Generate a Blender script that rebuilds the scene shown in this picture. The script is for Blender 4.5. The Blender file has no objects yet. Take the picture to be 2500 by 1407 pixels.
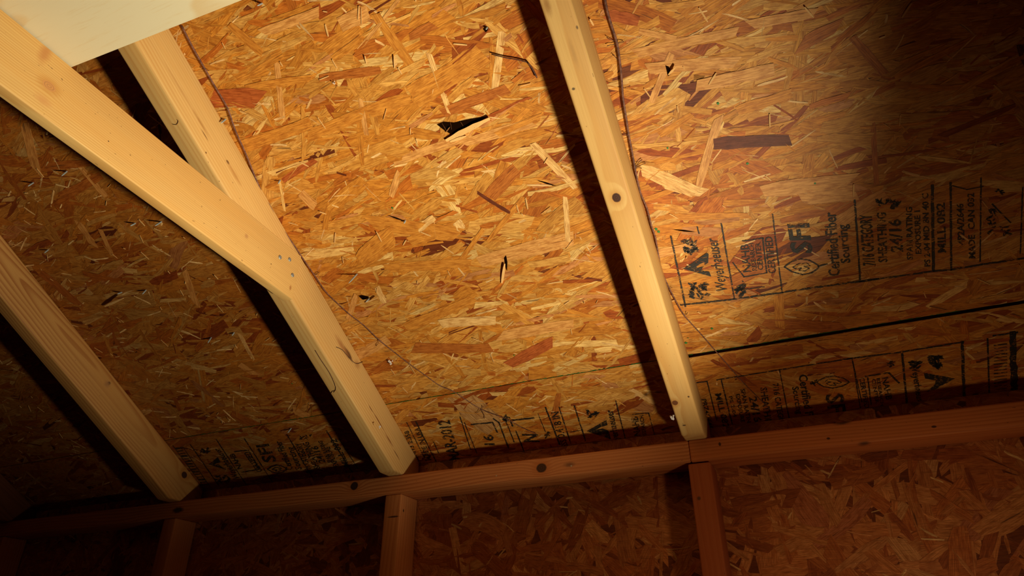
import bpy, bmesh, math, random
import numpy as np
from mathutils import Vector, Matrix

S = bpy.context.scene
COL = S.collection
random.seed(4)

# ------------------------------------------------------------------ camera, light, exposure
F_PX = 1662.0
CAM = Vector((0.347, -1.188, -0.349))
YAW, PIT, ROLL = -0.413, 0.512, -0.002
fw = Vector((math.sin(YAW)*math.cos(PIT), math.cos(YAW)*math.cos(PIT), math.sin(PIT)))
r0 = Vector((math.cos(YAW), -math.sin(YAW), 0)); u0 = r0.cross(fw)
RT = r0*math.cos(ROLL) + u0*math.sin(ROLL)
UP = u0*math.cos(ROLL) - r0*math.sin(ROLL)
cam_d = bpy.data.cameras.new('camera'); cam = bpy.data.objects.new('camera', cam_d); COL.objects.link(cam)
cam_d.sensor_fit = 'HORIZONTAL'; cam_d.sensor_width = 36.0; cam_d.lens = F_PX*36.0/2500.0
cam_d.clip_start = 0.01
cam.matrix_world = Matrix(((RT.x, UP.x, -fw.x, CAM.x), (RT.y, UP.y, -fw.y, CAM.y), (RT.z, UP.z, -fw.z, CAM.z), (0, 0, 0, 1)))
S.camera = cam

S.view_settings.view_transform = 'Standard'; S.view_settings.look = 'None'
S.view_settings.gamma = 1.0; S.view_settings.use_curve_mapping = False
S.view_settings.exposure = 0.0

w = bpy.data.worlds.new('night'); S.world = w; w.use_nodes = True
w.node_tree.nodes['Background'].inputs[0].default_value = (0.02, 0.01, 0.006, 1)
w.node_tree.nodes['Background'].inputs[1].default_value = 0.02

LIGHT = Vector((0.56, -0.45, -0.51))
AIM = LIGHT + Vector((-0.652, -0.073, 0.755))*1.2
ld = bpy.data.lights.new('work_light', 'SPOT'); lamp = bpy.data.objects.new('work_light', ld); COL.objects.link(lamp)
ld.energy = 50.0; ld.color = (1.0, 0.87, 0.62); ld.shadow_soft_size = 0.030
ld.spot_size = math.radians(82); ld.spot_blend = 1.0
lamp.location = LIGHT
lamp.rotation_euler = (AIM-LIGHT).to_track_quat('-Z', 'Y').to_euler()
# its hot centre
hd = bpy.data.lights.new('work_light_core', 'SPOT'); core = bpy.data.objects.new('work_light_core', hd); COL.objects.link(core)
hd.energy = 50.0; hd.color = ld.color; hd.shadow_soft_size = 0.030; hd.spot_size = math.radians(46); hd.spot_blend = 1.0
core.location = LIGHT; core.rotation_euler = Vector((-0.80, -0.28, 0.83)).to_track_quat('-Z', 'Y').to_euler()
# the same lamp's weak spill outside its beam
pd = bpy.data.lights.new('work_light_spill', 'SPOT'); spill = bpy.data.objects.new('work_light_spill', pd); COL.objects.link(spill)
pd.energy = 2.7; pd.color = (1.0, 0.63, 0.33); pd.shadow_soft_size = 0.030
pd.spot_size = math.radians(136); pd.spot_blend = 1.0
spill.location = LIGHT; spill.rotation_euler = Vector((-0.46, 0.62, 0.52)).to_track_quat('-Z', 'Y').to_euler()

# ------------------------------------------------------------------ frame of the room
TH = 0.525; OFF = 0.03; D = 0.082; T = 0.0381; SD = 0.0635
NRM = Vector((0, -math.sin(TH), -math.cos(TH)))          # out of the roof, into the room
DD = Vector((0, -math.cos(TH), math.sin(TH)))            # up the slope
RF = Vector((0, -OFF, 0)) - NRM*D
RX = [-1.6563, -1.0467, -0.4363, 0.1735]
FLOOR = -1.90
PLATE_B = -0.0381

def ray(px, py): return RT*((px-1250)/F_PX) - UP*((py-703.5)/F_PX) + fw
def hit(px, py, n, p0):
    d = ray(px, py); n = Vector(n)
    return CAM + d*((Vector(p0)-CAM).dot(n)/d.dot(n))
def roof_uv(px, py, h=0.0):
    q = hit(px, py, NRM, RF+NRM*h); return (q.x, (q-RF).dot(DD))
def roofp(x, v, h=0.0): return RF + DD*v + NRM*h + Vector((x, 0, 0))

# ------------------------------------------------------------------ bookkeeping
def tag(o, label=None, cat=None, group=None, kind=None):
    if label: o['label'] = label
    if cat: o['category'] = cat
    if group: o['group'] = group
    if kind: o['kind'] = kind
    return o
def mesh_obj(name, verts, faces, mat, parent=None, mw=None):
    me = bpy.data.meshes.new(name); me.from_pydata([tuple(v) for v in verts], [], faces); me.update()
    o = bpy.data.objects.new(name, me); COL.objects.link(o); me.materials.append(mat)
    if mw is not None: o.matrix_world = mw
    if parent is not None:
        o.parent = parent; o.matrix_parent_inverse = parent.matrix_world.inverted()
    return o
def bevel_obj(o, w=0.003, seg=3):
    bm = bmesh.new(); bm.from_mesh(o.data)
    bmesh.ops.recalc_face_normals(bm, faces=bm.faces[:])
    bmesh.ops.bevel(bm, geom=bm.edges[:], offset=w, segments=seg, profile=0.5, affect='EDGES', clamp_overlap=True)
    bm.to_mesh(o.data); bm.free()
    for p in o.data.polygons: p.use_smooth = True
    try: o.data.set_sharp_from_angle(angle=math.radians(40))
    except Exception: pass
def frame(origin, xa, ya, za):
    return Matrix(((xa.x, ya.x, za.x, origin.x), (xa.y, ya.y, za.y, origin.y), (xa.z, ya.z, za.z, origin.z), (0, 0, 0, 1)))
def prism(poly, axis_a, axis_b, ext0, ext1, ext_axis):
    """poly [(a,b)] extruded along ext_axis, all in local coordinates"""
    vs = []
    for e in (ext0, ext1):
        for a, b in poly:
            c = [0, 0, 0]; c[axis_a] = a; c[axis_b] = b; c[ext_axis] = e; vs.append(tuple(c))
    n = len(poly)
    fs = [tuple(range(n))[::-1], tuple(range(n, 2*n))]
    for i in range(n): fs.append((i, (i+1) % n, n+(i+1) % n, n+i))
    return vs, fs

# ------------------------------------------------------------------ node helpers
class N:
    def __init__(s, name):
        s.m = bpy.data.materials.new(name); s.m.use_nodes = True
        s.t = s.m.node_tree; s.b = s.t.nodes['Principled BSDF']
    def node(s, kind, **kw):
        n = s.t.nodes.new(kind)
        for k, v in kw.items(): setattr(n, k, v)
        return n
    def link(s, a, b): s.t.links.new(a, b)
    def put(s, sock, v):
        if isinstance(v, bpy.types.NodeSocket): s.link(v, sock)
        else: sock.default_value = v
    def math(s, op, a, b=None, c=None, clamp=False):
        n = s.node('ShaderNodeMath', operation=op, use_clamp=clamp)
        s.put(n.inputs[0], a)
        if b is not None: s.put(n.inputs[1], b)
        if c is not None: s.put(n.inputs[2], c)
        return n.outputs[0]
    def vmath(s, op, a, b=None):
        n = s.node('ShaderNodeVectorMath', operation=op)
        s.put(n.inputs[0], a)
        if b is not None: s.put(n.inputs[1], b)
        return n.outputs['Value'] if op in ('LENGTH', 'DISTANCE', 'DOT_PRODUCT') else n.outputs[0]
    def noise(s, vec, scale=1.0, detail=3.0, rough=0.5, dist=0.0, col=False):
        n = s.node('ShaderNodeTexNoise'); s.put(n.inputs['Vector'], vec)
        n.inputs['Scale'].default_value = scale; n.inputs['Detail'].default_value = detail
        n.inputs['Roughness'].default_value = rough; n.inputs['Distortion'].default_value = dist
        return n.outputs['Color'] if col else n.outputs['Fac']
    def mapr(s, v, a, b, c=0.0, d=1.0, smooth=True):
        n = s.node('ShaderNodeMapRange'); n.interpolation_type = 'SMOOTHSTEP' if smooth else 'LINEAR'
        s.put(n.inputs['Value'], v)
        for k, x in (('From Min', a), ('From Max', b), ('To Min', c), ('To Max', d)): s.put(n.inputs[k], x)
        return n.outputs[0]
    def mix(s, f, a, b, blend='MIX'):
        n = s.node('ShaderNodeMix', data_type='RGBA', blend_type=blend)
        s.put(n.inputs[0], f)
        for sock, v in ((n.inputs[6], a), (n.inputs[7], b)):
            if isinstance(v, (tuple, list)): v = (v[0], v[1], v[2], 1)
            s.put(sock, v)
        return n.outputs[2]
    def bump(s, h, strength=0.3, dist=0.001):
        n = s.node('ShaderNodeBump'); n.inputs['Strength'].default_value = strength
        n.inputs['Distance'].default_value = dist; s.put(n.inputs['Height'], h)
        s.link(n.outputs[0], s.b.inputs['Normal'])
def lin(r, g, b):
    f = lambda c: (c/255/12.92) if c/255 <= 0.04045 else ((c/255+0.055)/1.055)**2.4
    return (f(r), f(g), f(b))

def flat_mat(name, c, rough=0.7, metal=0.0):
    k = N(name); k.b.inputs['Base Color'].default_value = (*c, 1); k.b.inputs['Roughness'].default_value = rough
    k.b.inputs['Metallic'].default_value = metal
    return k.m

def lumber(name, base, late, pith=(0.02, 0.05), spacing=0.004, marks=(), seed=0.0, contrast=0.6, warm=None, wobble=0.045):
    """sawn timber; local X runs along the board.
    marks: (centre xyz, radii xyz, colour, softness 0..1, ringed)"""
    k = N(name)
    co = k.node('ShaderNodeTexCoord').outputs['Object']
    p = k.vmath('ADD', co, (seed*3.1, 0, 0))
    wob = k.noise(k.vmath('MULTIPLY', p, (1.6, 9, 9)), 1.0, 2.0, 0.5)
    wob = k.math('MULTIPLY', k.math('SUBTRACT', wob, 0.5), wobble)
    sx = k.node('ShaderNodeSeparateXYZ'); k.link(co, sx.inputs[0])
    y = k.math('SUBTRACT', sx.outputs[1], pith[0]); z = k.math('SUBTRACT', sx.outputs[2], pith[1])
    r = k.math('SQRT', k.math('ADD', k.math('MULTIPLY', y, y), k.math('MULTIPLY', z, z)))
    r = k.math('ADD', r, wob)
    fine = k.math('MULTIPLY', k.noise(k.vmath('MULTIPLY', p, (6, 60, 60)), 1.0, 2.0), 0.0022)
    r = k.math('ADD', r, fine)
    masks = []
    for (c, rad, colr, soft, ringed) in marks:
        dv = k.vmath('DIVIDE', k.vmath('SUBTRACT', co, tuple(c)), tuple(rad))
        jit = k.noise(k.vmath('MULTIPLY', co, (120, 220, 220)), 1.0, 2.0)
        d = k.math('ADD', k.vmath('LENGTH', dv), k.math('MULTIPLY', k.math('SUBTRACT', jit, 0.5), 0.5 if not ringed else 0.2))
        if ringed:
            # growth rings bend round the knot, the swirl reaching along the grain
            dw = k.vmath('LENGTH', k.vmath('MULTIPLY', dv, (0.42, 0.6, 0.6)))
            g = k.math('POWER', 2.718, k.math('MULTIPLY', k.math('MULTIPLY', dw, dw), -1.0))
            r = k.math('ADD', r, k.math('MULTIPLY', g, rad[2]*1.1))
        masks.append((d, colr, soft, ringed))
    ph = k.math('FRACT', k.math('DIVIDE', r, spacing))
    rise = k.mapr(ph, 0.25, 0.86, 0, 1)
    fall = k.mapr(ph, 0.90, 1.0, 1, 0)
    band = k.math('MULTIPLY', rise, fall)
    big = k.noise(k.vmath('MULTIPLY', p, (2.5, 22, 22)), 1.0, 3.0)
    band = k.math('MULTIPLY', band, k.mapr(big, 0.25, 0.75, 0.35*contrast, contrast))
    fib = k.noise(k.vmath('MULTIPLY', p, (14, 700, 700)), 1.0, 3.0, 0.6)
    cc = k.mix(band, base, late)
    cc = k.mix(k.mapr(fib, 0.3, 0.75, 0.0, 0.28), cc, (base[0]*0.62, base[1]*0.52, base[2]*0.42))
    tone = k.noise(k.vmath('MULTIPLY', p, (3, 30, 30)), 1.0, 2.0)
    cc = k.mix(k.mapr(tone, 0.42, 0.75, 0, 0.4), cc, warm or (base[0]*0.95, base[1]*0.8, base[2]*0.6))
    speck = k.noise(k.vmath('MULTIPLY', p, (160, 260, 260)), 1.0, 1.0)
    cc = k.mix(k.mapr(speck, 0.765, 0.80, 0, 0.55), cc, (0.07, 0.03, 0.012))
    for (d, colr, soft, ringed) in masks:
        if ringed:
            kr = k.math('SINE', k.math('MULTIPLY', d, 17.0))
            kc = k.mix(k.mapr(kr, -1, 1, 0, 0.4 if colr[0] < .15 else .22), colr, (min(1, colr[0]*2.6), min(1, colr[1]*2.2), min(1, colr[2]*1.8)))
            halo = k.mapr(d, 0.9, 2.4, 0.55, 0)
            cc = k.mix(halo, cc, (base[0]*0.72, base[1]*0.52, base[2]*0.33))
            cc = k.mix(k.mapr(d, 0.82, 1.05, 1, 0), cc, kc)
        else:
            cc = k.mix(k.mapr(d, 1.0-soft, 1.0+0.2*soft, 0.9, 0), cc, colr)
    k.link(cc, k.b.inputs['Base Color'])
    k.b.inputs['Roughness'].default_value = 0.62
    k.b.inputs['Specular IOR Level'].default_value = 0.3
    k.bump(k.math('ADD', k.math('MULTIPLY', fib, 0.6), k.math('MULTIPLY', ph, 0.3)), 0.22, 0.0006)
    return k.m

def osb_mat(name, edge=0.55, bumpd=0.0007, fine=1.0, scratch=0.0):
    k = N(name)
    col = k.node('ShaderNodeVertexColor', layer_name='strand').outputs['Color']
    uv = k.node('ShaderNodeUVMap', uv_map='grain').outputs[0]
    st = k.node('ShaderNodeUVMap', uv_map='edge').outputs[0]
    s2 = k.node('ShaderNodeSeparateXYZ'); k.link(st, s2.inputs[0])
    fib = k.noise(k.vmath('MULTIPLY', uv, (45, 620, 1)), 1.0, 4.0, 0.62)
    blot = k.noise(k.vmath('MULTIPLY', uv, (60, 130, 1)), 1.0, 3.0, 0.6)
    crack = k.noise(k.vmath('MULTIPLY', uv, (9, 260, 1)), 1.0, 2.0, 0.5, 0.6)
    c = k.mix(1.0, col, k.mix(k.mapr(fib, 0.28, 0.72, 0, 1), (1.24, 1.26, 1.30), (0.66, 0.55, 0.42)), 'MULTIPLY')
    c = k.mix(k.mapr(blot, 0.42, 0.70, 0, 0.75), c, k.mix(1.0, c, (0.66, 0.50, 0.36), 'MULTIPLY'))
    c = k.mix(k.mapr(crack, 0.70, 0.735, 0, 0.75), c, (0.055, 0.018, 0.006))
    pit = k.noise(k.vmath('MULTIPLY', uv, (420, 900, 1)), 1.0, 1.0)
    c = k.mix(k.mapr(pit, 0.70, 0.78, 0, 0.5), c, (0.10, 0.035, 0.01))
    # shade of the gaps between strands, painted dark along each long edge
    wob = k.math('MULTIPLY', k.noise(k.vmath('MULTIPLY', uv, (130, 130, 1)), 1.0, 2.0), 0.16)
    t = k.math('ABSOLUTE', k.math('SUBTRACT', s2.outputs[1], 0.5))
    e = k.mapr(k.math('ADD', t, wob), 0.555, 0.60, 0, edge)
    c = k.mix(e, c, (0.075, 0.022, 0.007))
    if scratch:
        gc = k.node('ShaderNodeTexCoord').outputs['Object']
        ln = k.noise(k.vmath('MULTIPLY', gc, (30, 30, 1500)), 1.0, 1.0)
        c = k.mix(k.mapr(ln, 0.55, 0.66, 0, scratch), c, (0.10, 0.035, 0.012))
    k.link(c, k.b.inputs['Base Color'])
    k.b.inputs['Roughness'].default_value = 0.55
    k.b.inputs['Specular IOR Level'].default_value = 0.35
    k.bump(k.math('ADD', fib, k.math('MULTIPLY', crack, -0.4)), 0.45, bumpd)
    return k.m

# ------------------------------------------------------------------ strand board built strand by strand
ROOF_PAL = [(lin(206, 146, 62), .28), (lin(200, 132, 46), .29), (lin(212, 160, 80), .17), (lin(186, 108, 34), .13),
            (lin(226, 186, 112), .04), (lin(156, 78, 24), .05), (lin(196, 134, 76), .03), (lin(112, 52, 20), .01)]
WALL_PAL = [(lin(196, 126, 70), .28), (lin(182, 108, 54), .27), (lin(206, 140, 82), .17), (lin(160, 88, 42), .14),
            (lin(214, 156, 98), .05), (lin(140, 74, 34), .03), (lin(190, 118, 76), .03)]
def strand_board(name, u0_, u1_, v0, v1, n, relief, mat, to_world, rng, sizes, ang_sd, rand_share, pal,
                 thick, extra=(), holes=()):
    """one mesh: a solid board and n overlapping wood strands pressed on its face.
    u,v in the face plane, h out of it; to_world(u,v,h) as 3 axes + origin"""
    O, AU, AV, AH = to_world
    K = 6
    cls = rng.random(n)
    L = np.zeros(n); Wd = np.zeros(n)
    lo = 0
    cum = 0.0
    for share, (l0, l1), (w0, w1) in sizes:
        m = (cls >= cum) & (cls < cum+share); cum += share
        L[m] = rng.uniform(l0, l1, m.sum()); Wd[m] = w0*(w1/w0)**rng.random(m.sum())
    small = cls >= (cum - sizes[-1][0])
    u = rng.uniform(u0_-.02, u1_+.02, n); v = rng.uniform(v0-.01, v1+.01, n)
    a = rng.normal(0, ang_sd, n)
    rr = rng.random(n) < rand_share
    a[rr] = rng.uniform(-math.pi/2, math.pi/2, rr.sum())
    a[small] = rng.uniform(-math.pi/2, math.pi/2, small.sum())*rng.random(small.sum())**0.5
    h = np.sort(rng.random(n))*relief
    # big flakes lie deeper on the whole, slivers on top
    order = np.argsort(rng.random(n)*1.0 + np.where(small, 0.55, 0.0) - (L*Wd > 0.0012)*0.12)
    u, v, a, L, Wd = u[order], v[order], a[order], L[order], Wd[order]; small = small[order]
    pc = np.array([p[0] for p in pal]); pw = np.array([p[1] for p in pal]); pw = pw/pw.sum()
    ci = rng.choice(len(pal), n, p=pw)
    C_ = pc[ci]*rng.uniform(0.86, 1.12, (n, 1))
    lt = small & (rng.random(n) < 0.45)
    C_[lt] = np.array(lin(232, 192, 130))*rng.uniform(0.8, 1.12, (lt.sum(), 1))
    n_base = n
    if len(extra):
        ex = np.array([[e[0], e[1], e[2], e[3], e[4]] for e in extra]); ec = np.array([e[5] for e in extra])
        u = np.r_[u, ex[:, 0]]; v = np.r_[v, ex[:, 1]]; a = np.r_[a, ex[:, 2]]; L = np.r_[L, ex[:, 3]]; Wd = np.r_[Wd, ex[:, 4]]
        C_ = np.vstack([C_, ec]); h = np.r_[h, relief + 0.000004*np.arange(1, len(ex)+1)]
        n = len(u)
    for (hu, hv, hr) in holes:
        keep = ~(((u-hu)**2/(hr*1.6)**2 + (v-hv)**2/hr**2) < 1)
        n_base = int(keep[:n_base].sum()); u, v, a, L, Wd, C_, h = u[keep], v[keep], a[keep], L[keep], Wd[keep], C_[keep], h[keep]; n = len(u)
    s = np.linspace(-.5, .5, K)[None, :]
    wl = np.cumsum(rng.normal(0, .035, (n, K)), 1); wl -= wl.mean(1, keepdims=True)
    half = 0.5*Wd[:, None]*(1 + rng.normal(0, .07, (n, K)))
    isx = np.zeros(n, bool)
    if len(extra): isx[n_base:] = True
    wl[isx] *= 0.5
    ends = np.where(isx[:, None], rng.uniform(0.75, 1.0, (n, 2)), rng.uniform(0.4, 1.0, (n, 2))); half[:, 0] *= ends[:, 0]; half[:, -1] *= ends[:, 1]
    skew = rng.normal(0, .5, (n, 2))
    mid = wl*Wd[:, None]*1.1 + (rng.normal(0, .02, (n, 1))*np.where(isx, .3, 1.)[:, None]*(s*2)**2)*L[:, None]
    sk = np.zeros((n, K)); sk[:, 0] = skew[:, 0]; sk[:, -1] = skew[:, 1]
    lx = s*L[:, None]
    tilt = rng.normal(0, 0.00012, (n, 2))
    P = np.zeros((n, K, 2, 3))
    ca, sa = np.cos(a)[:, None], np.sin(a)[:, None]
    for j, sg in enumerate((-1, 1)):
        x = lx + sg*half*np.clip(sk, -1.2, 1.2); y = mid + sg*half
        P[:, :, j, 0] = u[:, None] + x*ca - y*sa
        P[:, :, j, 1] = v[:, None] + x*sa + y*ca
        P[:, :, j, 2] = h[:, None] + tilt[:, :1]*s*2 + sg*tilt[:, 1:]
    P[..., 0] = np.clip(P[..., 0], u0_, u1_); P[..., 1] = np.clip(P[..., 1], v0, v1)
    P[..., 2] = np.maximum(P[..., 2], 0.00005)
    B = P.copy(); B[..., 2] = np.maximum(P[..., 2]-0.0004, -0.0003)
    B[..., 2] = np.minimum(B[..., 2], P[..., 2]-0.0002)
    V = np.stack([P, B], 3)                                  # n,K,2(side),2(top/bottom),3
    W_ = (np.array(O)[None] + V.reshape(-1, 3)[:, 0:1]*np.array(AU) + V.reshape(-1, 3)[:, 1:2]*np.array(AV) + V.reshape(-1, 3)[:, 2:3]*np.array(AH))
    idx = np.arange(n*K*4).reshape(n, K, 2, 2)
    q = []
    q.append(np.stack([idx[:, :-1, 0, 0], idx[:, 1:, 0, 0], idx[:, 1:, 1, 0], idx[:, :-1, 1, 0]], -1).reshape(-1, 4))
    q.append(np.stack([idx[:, :-1, 0, 1], idx[:, 1:, 0, 1], idx[:, 1:, 0, 0], idx[:, :-1, 0, 0]], -1).reshape(-1, 4))
    q.append(np.stack([idx[:, :-1, 1, 0], idx[:, 1:, 1, 0], idx[:, 1:, 1, 1], idx[:, :-1, 1, 1]], -1).reshape(-1, 4))
    q.append(np.stack([idx[:, 0, 0, 0], idx[:, 0, 1, 0], idx[:, 0, 1, 1], idx[:, 0, 0, 1]], -1).reshape(-1, 4))
    q.append(np.stack([idx[:, -1, 1, 0], idx[:, -1, 0, 0], idx[:, -1, 0, 1], idx[:, -1, 1, 1]], -1).reshape(-1, 4))
    Q = np.vstack(q)
    # per vertex attributes
    colr = np.repeat(C_, K*4, 0)
    ro = rng.uniform(0, 40, (n, 2))
    gu = (lx[:, :, None, None] + np.zeros((1, 1, 2, 2)) + ro[:, 0][:, None, None, None])
    gv = (np.stack([-half, half], 2)[..., None] + np.zeros((1, 1, 1, 2)) + ro[:, 1][:, None, None, None])
    eu = np.broadcast_to((s+.5)[:, :, None, None], (n, K, 2, 2)); ev = np.broadcast_to(np.array([0., 1.])[None, None, :, None], (n, K, 2, 2))
    G = np.stack([gu.reshape(-1), gv.reshape(-1)], 1); E_ = np.stack([eu.reshape(-1), ev.reshape(-1)], 1)
    # the board behind
    bb = []
    for hh in (0.0, -thick):
        for uu, vv in ((u0_, v0), (u1_, v0), (u1_, v1), (u0_, v1)):
            bb.append(np.array(O)+uu*np.array(AU)+vv*np.array(AV)+hh*np.array(AH))
    nb = len(W_)
    fb = np.array([(0, 1, 2, 3), (7, 6, 5, 4), (0, 4, 5, 1), (1, 5, 6, 2), (2, 6, 7, 3), (3, 7, 4, 0)])+nb
    W_ = np.vstack([W_, np.array(bb)]); Q = np.vstack([Q, fb])
    colr = np.vstack([colr, np.tile(np.array(lin(120, 62, 26)), (8, 1))])
    loc = np.array([(u0_, v0), (u1_, v0), (u1_, v1), (u0_, v1)]*2)
    G = np.vstack([G, loc]); E_ = np.vstack([E_, np.full((8, 2), .5)])
    me = bpy.data.meshes.new(name)
    me.vertices.add(len(W_)); me.vertices.foreach_set('co', W_.astype(np.float32).ravel())
    me.loops.add(Q.size); me.loops.foreach_set('vertex_index', Q.astype(np.int32).ravel())
    me.polygons.add(len(Q)); me.polygons.foreach_set('loop_start', np.arange(0, Q.size, 4, dtype=np.int32))
    me.update(calc_edges=True)
    at = me.color_attributes.new('strand', 'FLOAT_COLOR', 'POINT')
    at.data.foreach_set('color', np.hstack([colr, np.ones((len(colr), 1))]).astype(np.float32).ravel())
    li = Q.ravel()
    for nm, A in (('grain', G), ('edge', E_)):
        ul = me.uv_layers.new(name=nm); ul.data.foreach_set('uv', A[li].astype(np.float32).ravel())
    me.materials.append(mat); me.validate(); me.shade_flat()
    o = bpy.data.objects.new(name, me); COL.objects.link(o)
    return o

rng = np.random.default_rng(11)
M_ROOF = osb_mat('roof_strand_board', 0.6)
M_WALL = osb_mat('wall_strand_board', 0.35, 0.0004, scratch=0.45)
M_FELT = flat_mat('roofing_felt', (0.012, 0.011, 0.010), 0.9)
ROOF_FRAME = (tuple(RF), (1, 0, 0), tuple(DD), tuple(NRM))
XL, XR = -2.05, 1.20
SEAM = 0.1055
RIDGE_V = (1.21)/math.cos(TH)

# strands the photograph shows singly, by the place they hold on the roof: (px0,py0,px1,py1,width px, colour)
LIGHT_C = lin(232, 188, 118); TAN = lin(216, 158, 86); BRN = lin(180, 106, 40); DK = lin(104, 50, 26); ORG = lin(206, 138, 52); RED = lin(178, 94, 42)
SINGLE = [
 (1048, 130, 1100, 278, 14, LIGHT_C), (1226, 76, 1208, 224, 20, LIGHT_C), (915, 35, 1005, 160, 24, ORG), (880, 240, 895, 330, 13, TAN),
 (1300, 350, 1405, 460, 17, LIGHT_C), (677, 150, 690, 290, 14, TAN), (975, 0, 870, 130, 10, TAN), (750, 330, 1000, 235, 34, ORG),
 (1080, 275, 1240, 215, 26, BRN), (960, 395, 1150, 330, 22, TAN), (880, 75, 800, 130, 60, ORG), (1010, 240, 1180, 130, 60, ORG),
 (690, 440, 770, 390, 16, RED), (515, 240, 640, 240, 44, RED), (575, 190, 690, 130, 34, ORG), (1000, 90, 1060, 60, 24, BRN),
 (1740, 350, 1930, 340, 30, DK), (1590, 250, 1640, 130, 17, TAN), (1550, 130, 1800, 75, 26, TAN), (1580, 165, 1800, 150, 30, TAN),
 (1700, 470, 1755, 285, 20, TAN), (1620, 450, 1720, 470, 26, LIGHT_C), (1565, 410, 1700, 470, 34, LIGHT_C), (1610, 330, 1690, 280, 18, ORG),
 (1480, 35, 1560, 50, 30, RED), (1560, 75, 1650, 95, 16, TAN), (1860, 790, 2060, 800, 26, BRN), (1900, 720, 1905, 800, 24, ORG),
 (2080, 90, 2160, 180, 22, BRN), (2130, 300, 2140, 450, 14, BRN), (1650, 530, 1830, 525, 16, ORG), (2020, 560, 2160, 470, 30, TAN),
 (1240, 890, 1350, 835, 26, RED), (1195, 480, 1260, 410, 36, BRN), (1000, 590, 1130, 545, 28, ORG), (900, 540, 1120, 575, 36, ORG),
 (1165, 470, 1245, 520, 8, DK), (955, 480, 975, 420, 16, TAN), (1115, 540, 1130, 560, 22, LIGHT_C), (945, 655, 1150, 640, 22, ORG),
 (1170, 640, 1400, 580, 34, TAN), (1085, 690, 1180, 560, 12, ORG), (1075, 790, 1210, 780, 22, LIGHT_C), (800, 900, 950, 830, 26, TAN),
 (880, 640, 960, 570, 52, ORG), (990, 800, 1160, 730, 26, ORG), (1010, 850, 1200, 850, 24, BRN), (1220, 820, 1400, 790, 26, TAN),
 (1380, 480, 1388, 590, 13, LIGHT_C), (1190, 590, 1280, 480, 12, ORG), (735, 470, 770, 505, 22, TAN), (850, 780, 870, 720, 14, TAN),
 (920, 700, 940, 740, 14, LIGHT_C), (575, 365, 760, 300, 32, ORG), (780, 190, 930, 170, 22, BRN), (1020, 560, 1060, 530, 20, LIGHT_C),
 (450, 660, 480, 745, 14, TAN), (190, 540, 230, 600, 13, TAN), (245, 560, 275, 625, 10, TAN), (100, 665, 195, 745, 17, BRN),
 (190, 400, 260, 480, 12, TAN), (585, 815, 620, 880, 9, LIGHT_C), (585, 890, 625, 915, 14, TAN), (715, 1000, 760, 1020, 16, TAN),
 (565, 1010, 640, 1045, 18, BRN), (100, 410, 220, 395, 20, BRN), (150, 480, 250, 430, 24, BRN), (60, 300, 90, 420, 22, TAN),
 (1115, 965, 1210, 1045, 60, lin(196, 150, 92)), (1350, 1040, 1365, 960, 15, BRN), (1540, 950, 1600, 985, 12, LIGHT_C),
 (1215, 330, 1320, 285, 20, ORG), (1130, 350, 1300, 300, 24, TAN), (1280, 0, 1340, 60, 20, RED), (640, 80, 780, 30, 26, TAN),
 (560, 60, 640, 130, 20, ORG), (600, 215, 760, 190, 18, ORG), (830, 60, 900, 30, 40, TAN), (1800, 270, 1930, 230, 26, ORG),
 (1700, 210, 1890, 170, 34, TAN), (1950, 110, 2050, 60, 30, BRN), (1830, 60, 1990, 30, 24, TAN), (1600, 620, 1700, 600, 22, TAN),
 (1860, 465, 2080, 440, 36, TAN), (1950, 480, 2090, 470, 38, TAN), (1780, 690, 1890, 640, 26, BRN), (1840, 860, 1960, 850, 24, BRN)]
def extra_for(v0, v1, items):
    out = []
    for x0, y0, x1, y1, wpx, c in items:
        a0 = Vector(roof_uv(x0, y0)); a1 = Vector(roof_uv(x1, y1)); m = (a0+a1)/2; d = a1-a0
        if not (v0 < m.y < v1): continue
        mx, my = (x0+x1)/2, (y0+y1)/2
        nx, ny = -(y1-y0), (x1-x0); ln = math.hypot(nx, ny); nx, ny = nx/ln, ny/ln
        b0 = Vector(roof_uv(mx-nx*wpx/2, my-ny*wpx/2)); b1 = Vector(roof_uv(mx+nx*wpx/2, my+ny*wpx/2))
        wd = abs((b1-b0).cross(d.normalized()))
        ang = math.atan2(d.y, d.x)
        out.append((m.x, m.y, ang, d.length, wd, np.array(c)))
    return out

SIZES = [(.17, (.070, .13), (.018, .040)), (.45, (.055, .12), (.007, .019)), (.25, (.03, .09), (.0035, .009)), (.13, (.010, .045), (.0014, .0036))]
HOLES = [(*roof_uv(1112, 312), 0.011)]
RELIEF = 0.0010
INK_H = RELIEF + 0.0006
LEFT_DIM_PAL = [(tuple(c*f for c, f in zip(p[0], (0.66, 0.56, 0.50))), p[1]) for p in ROOF_PAL]  # roof palette darkened and reddened; the left bay's dimness put into the colour
LEFT_DIM_SINGLE = [(q[0], q[1], q[2], q[3], q[4], tuple(c*f for c, f in zip(q[5], (0.80, 0.70, 0.60)))) for q in SINGLE if q[0] < 420+max(0, q[1]-250)*0.55 and q[0] < 780]  # same dimness multiplied into the single strands of the left bay
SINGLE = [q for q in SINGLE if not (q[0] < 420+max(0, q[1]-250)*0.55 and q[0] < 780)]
PJ = RX[2]
upper_l = strand_board('ceiling', XL, PJ-0.001, SEAM, RIDGE_V, 13200, RELIEF, M_ROOF, ROOF_FRAME, rng, SIZES, 0.29, 0.13, LEFT_DIM_PAL, 0.011, extra_for(SEAM, 2, LEFT_DIM_SINGLE))
tag(upper_l, 'strand board roof panel left of the tie rafter, dimness painted into its colour', 'ceiling', kind='structure')
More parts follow.
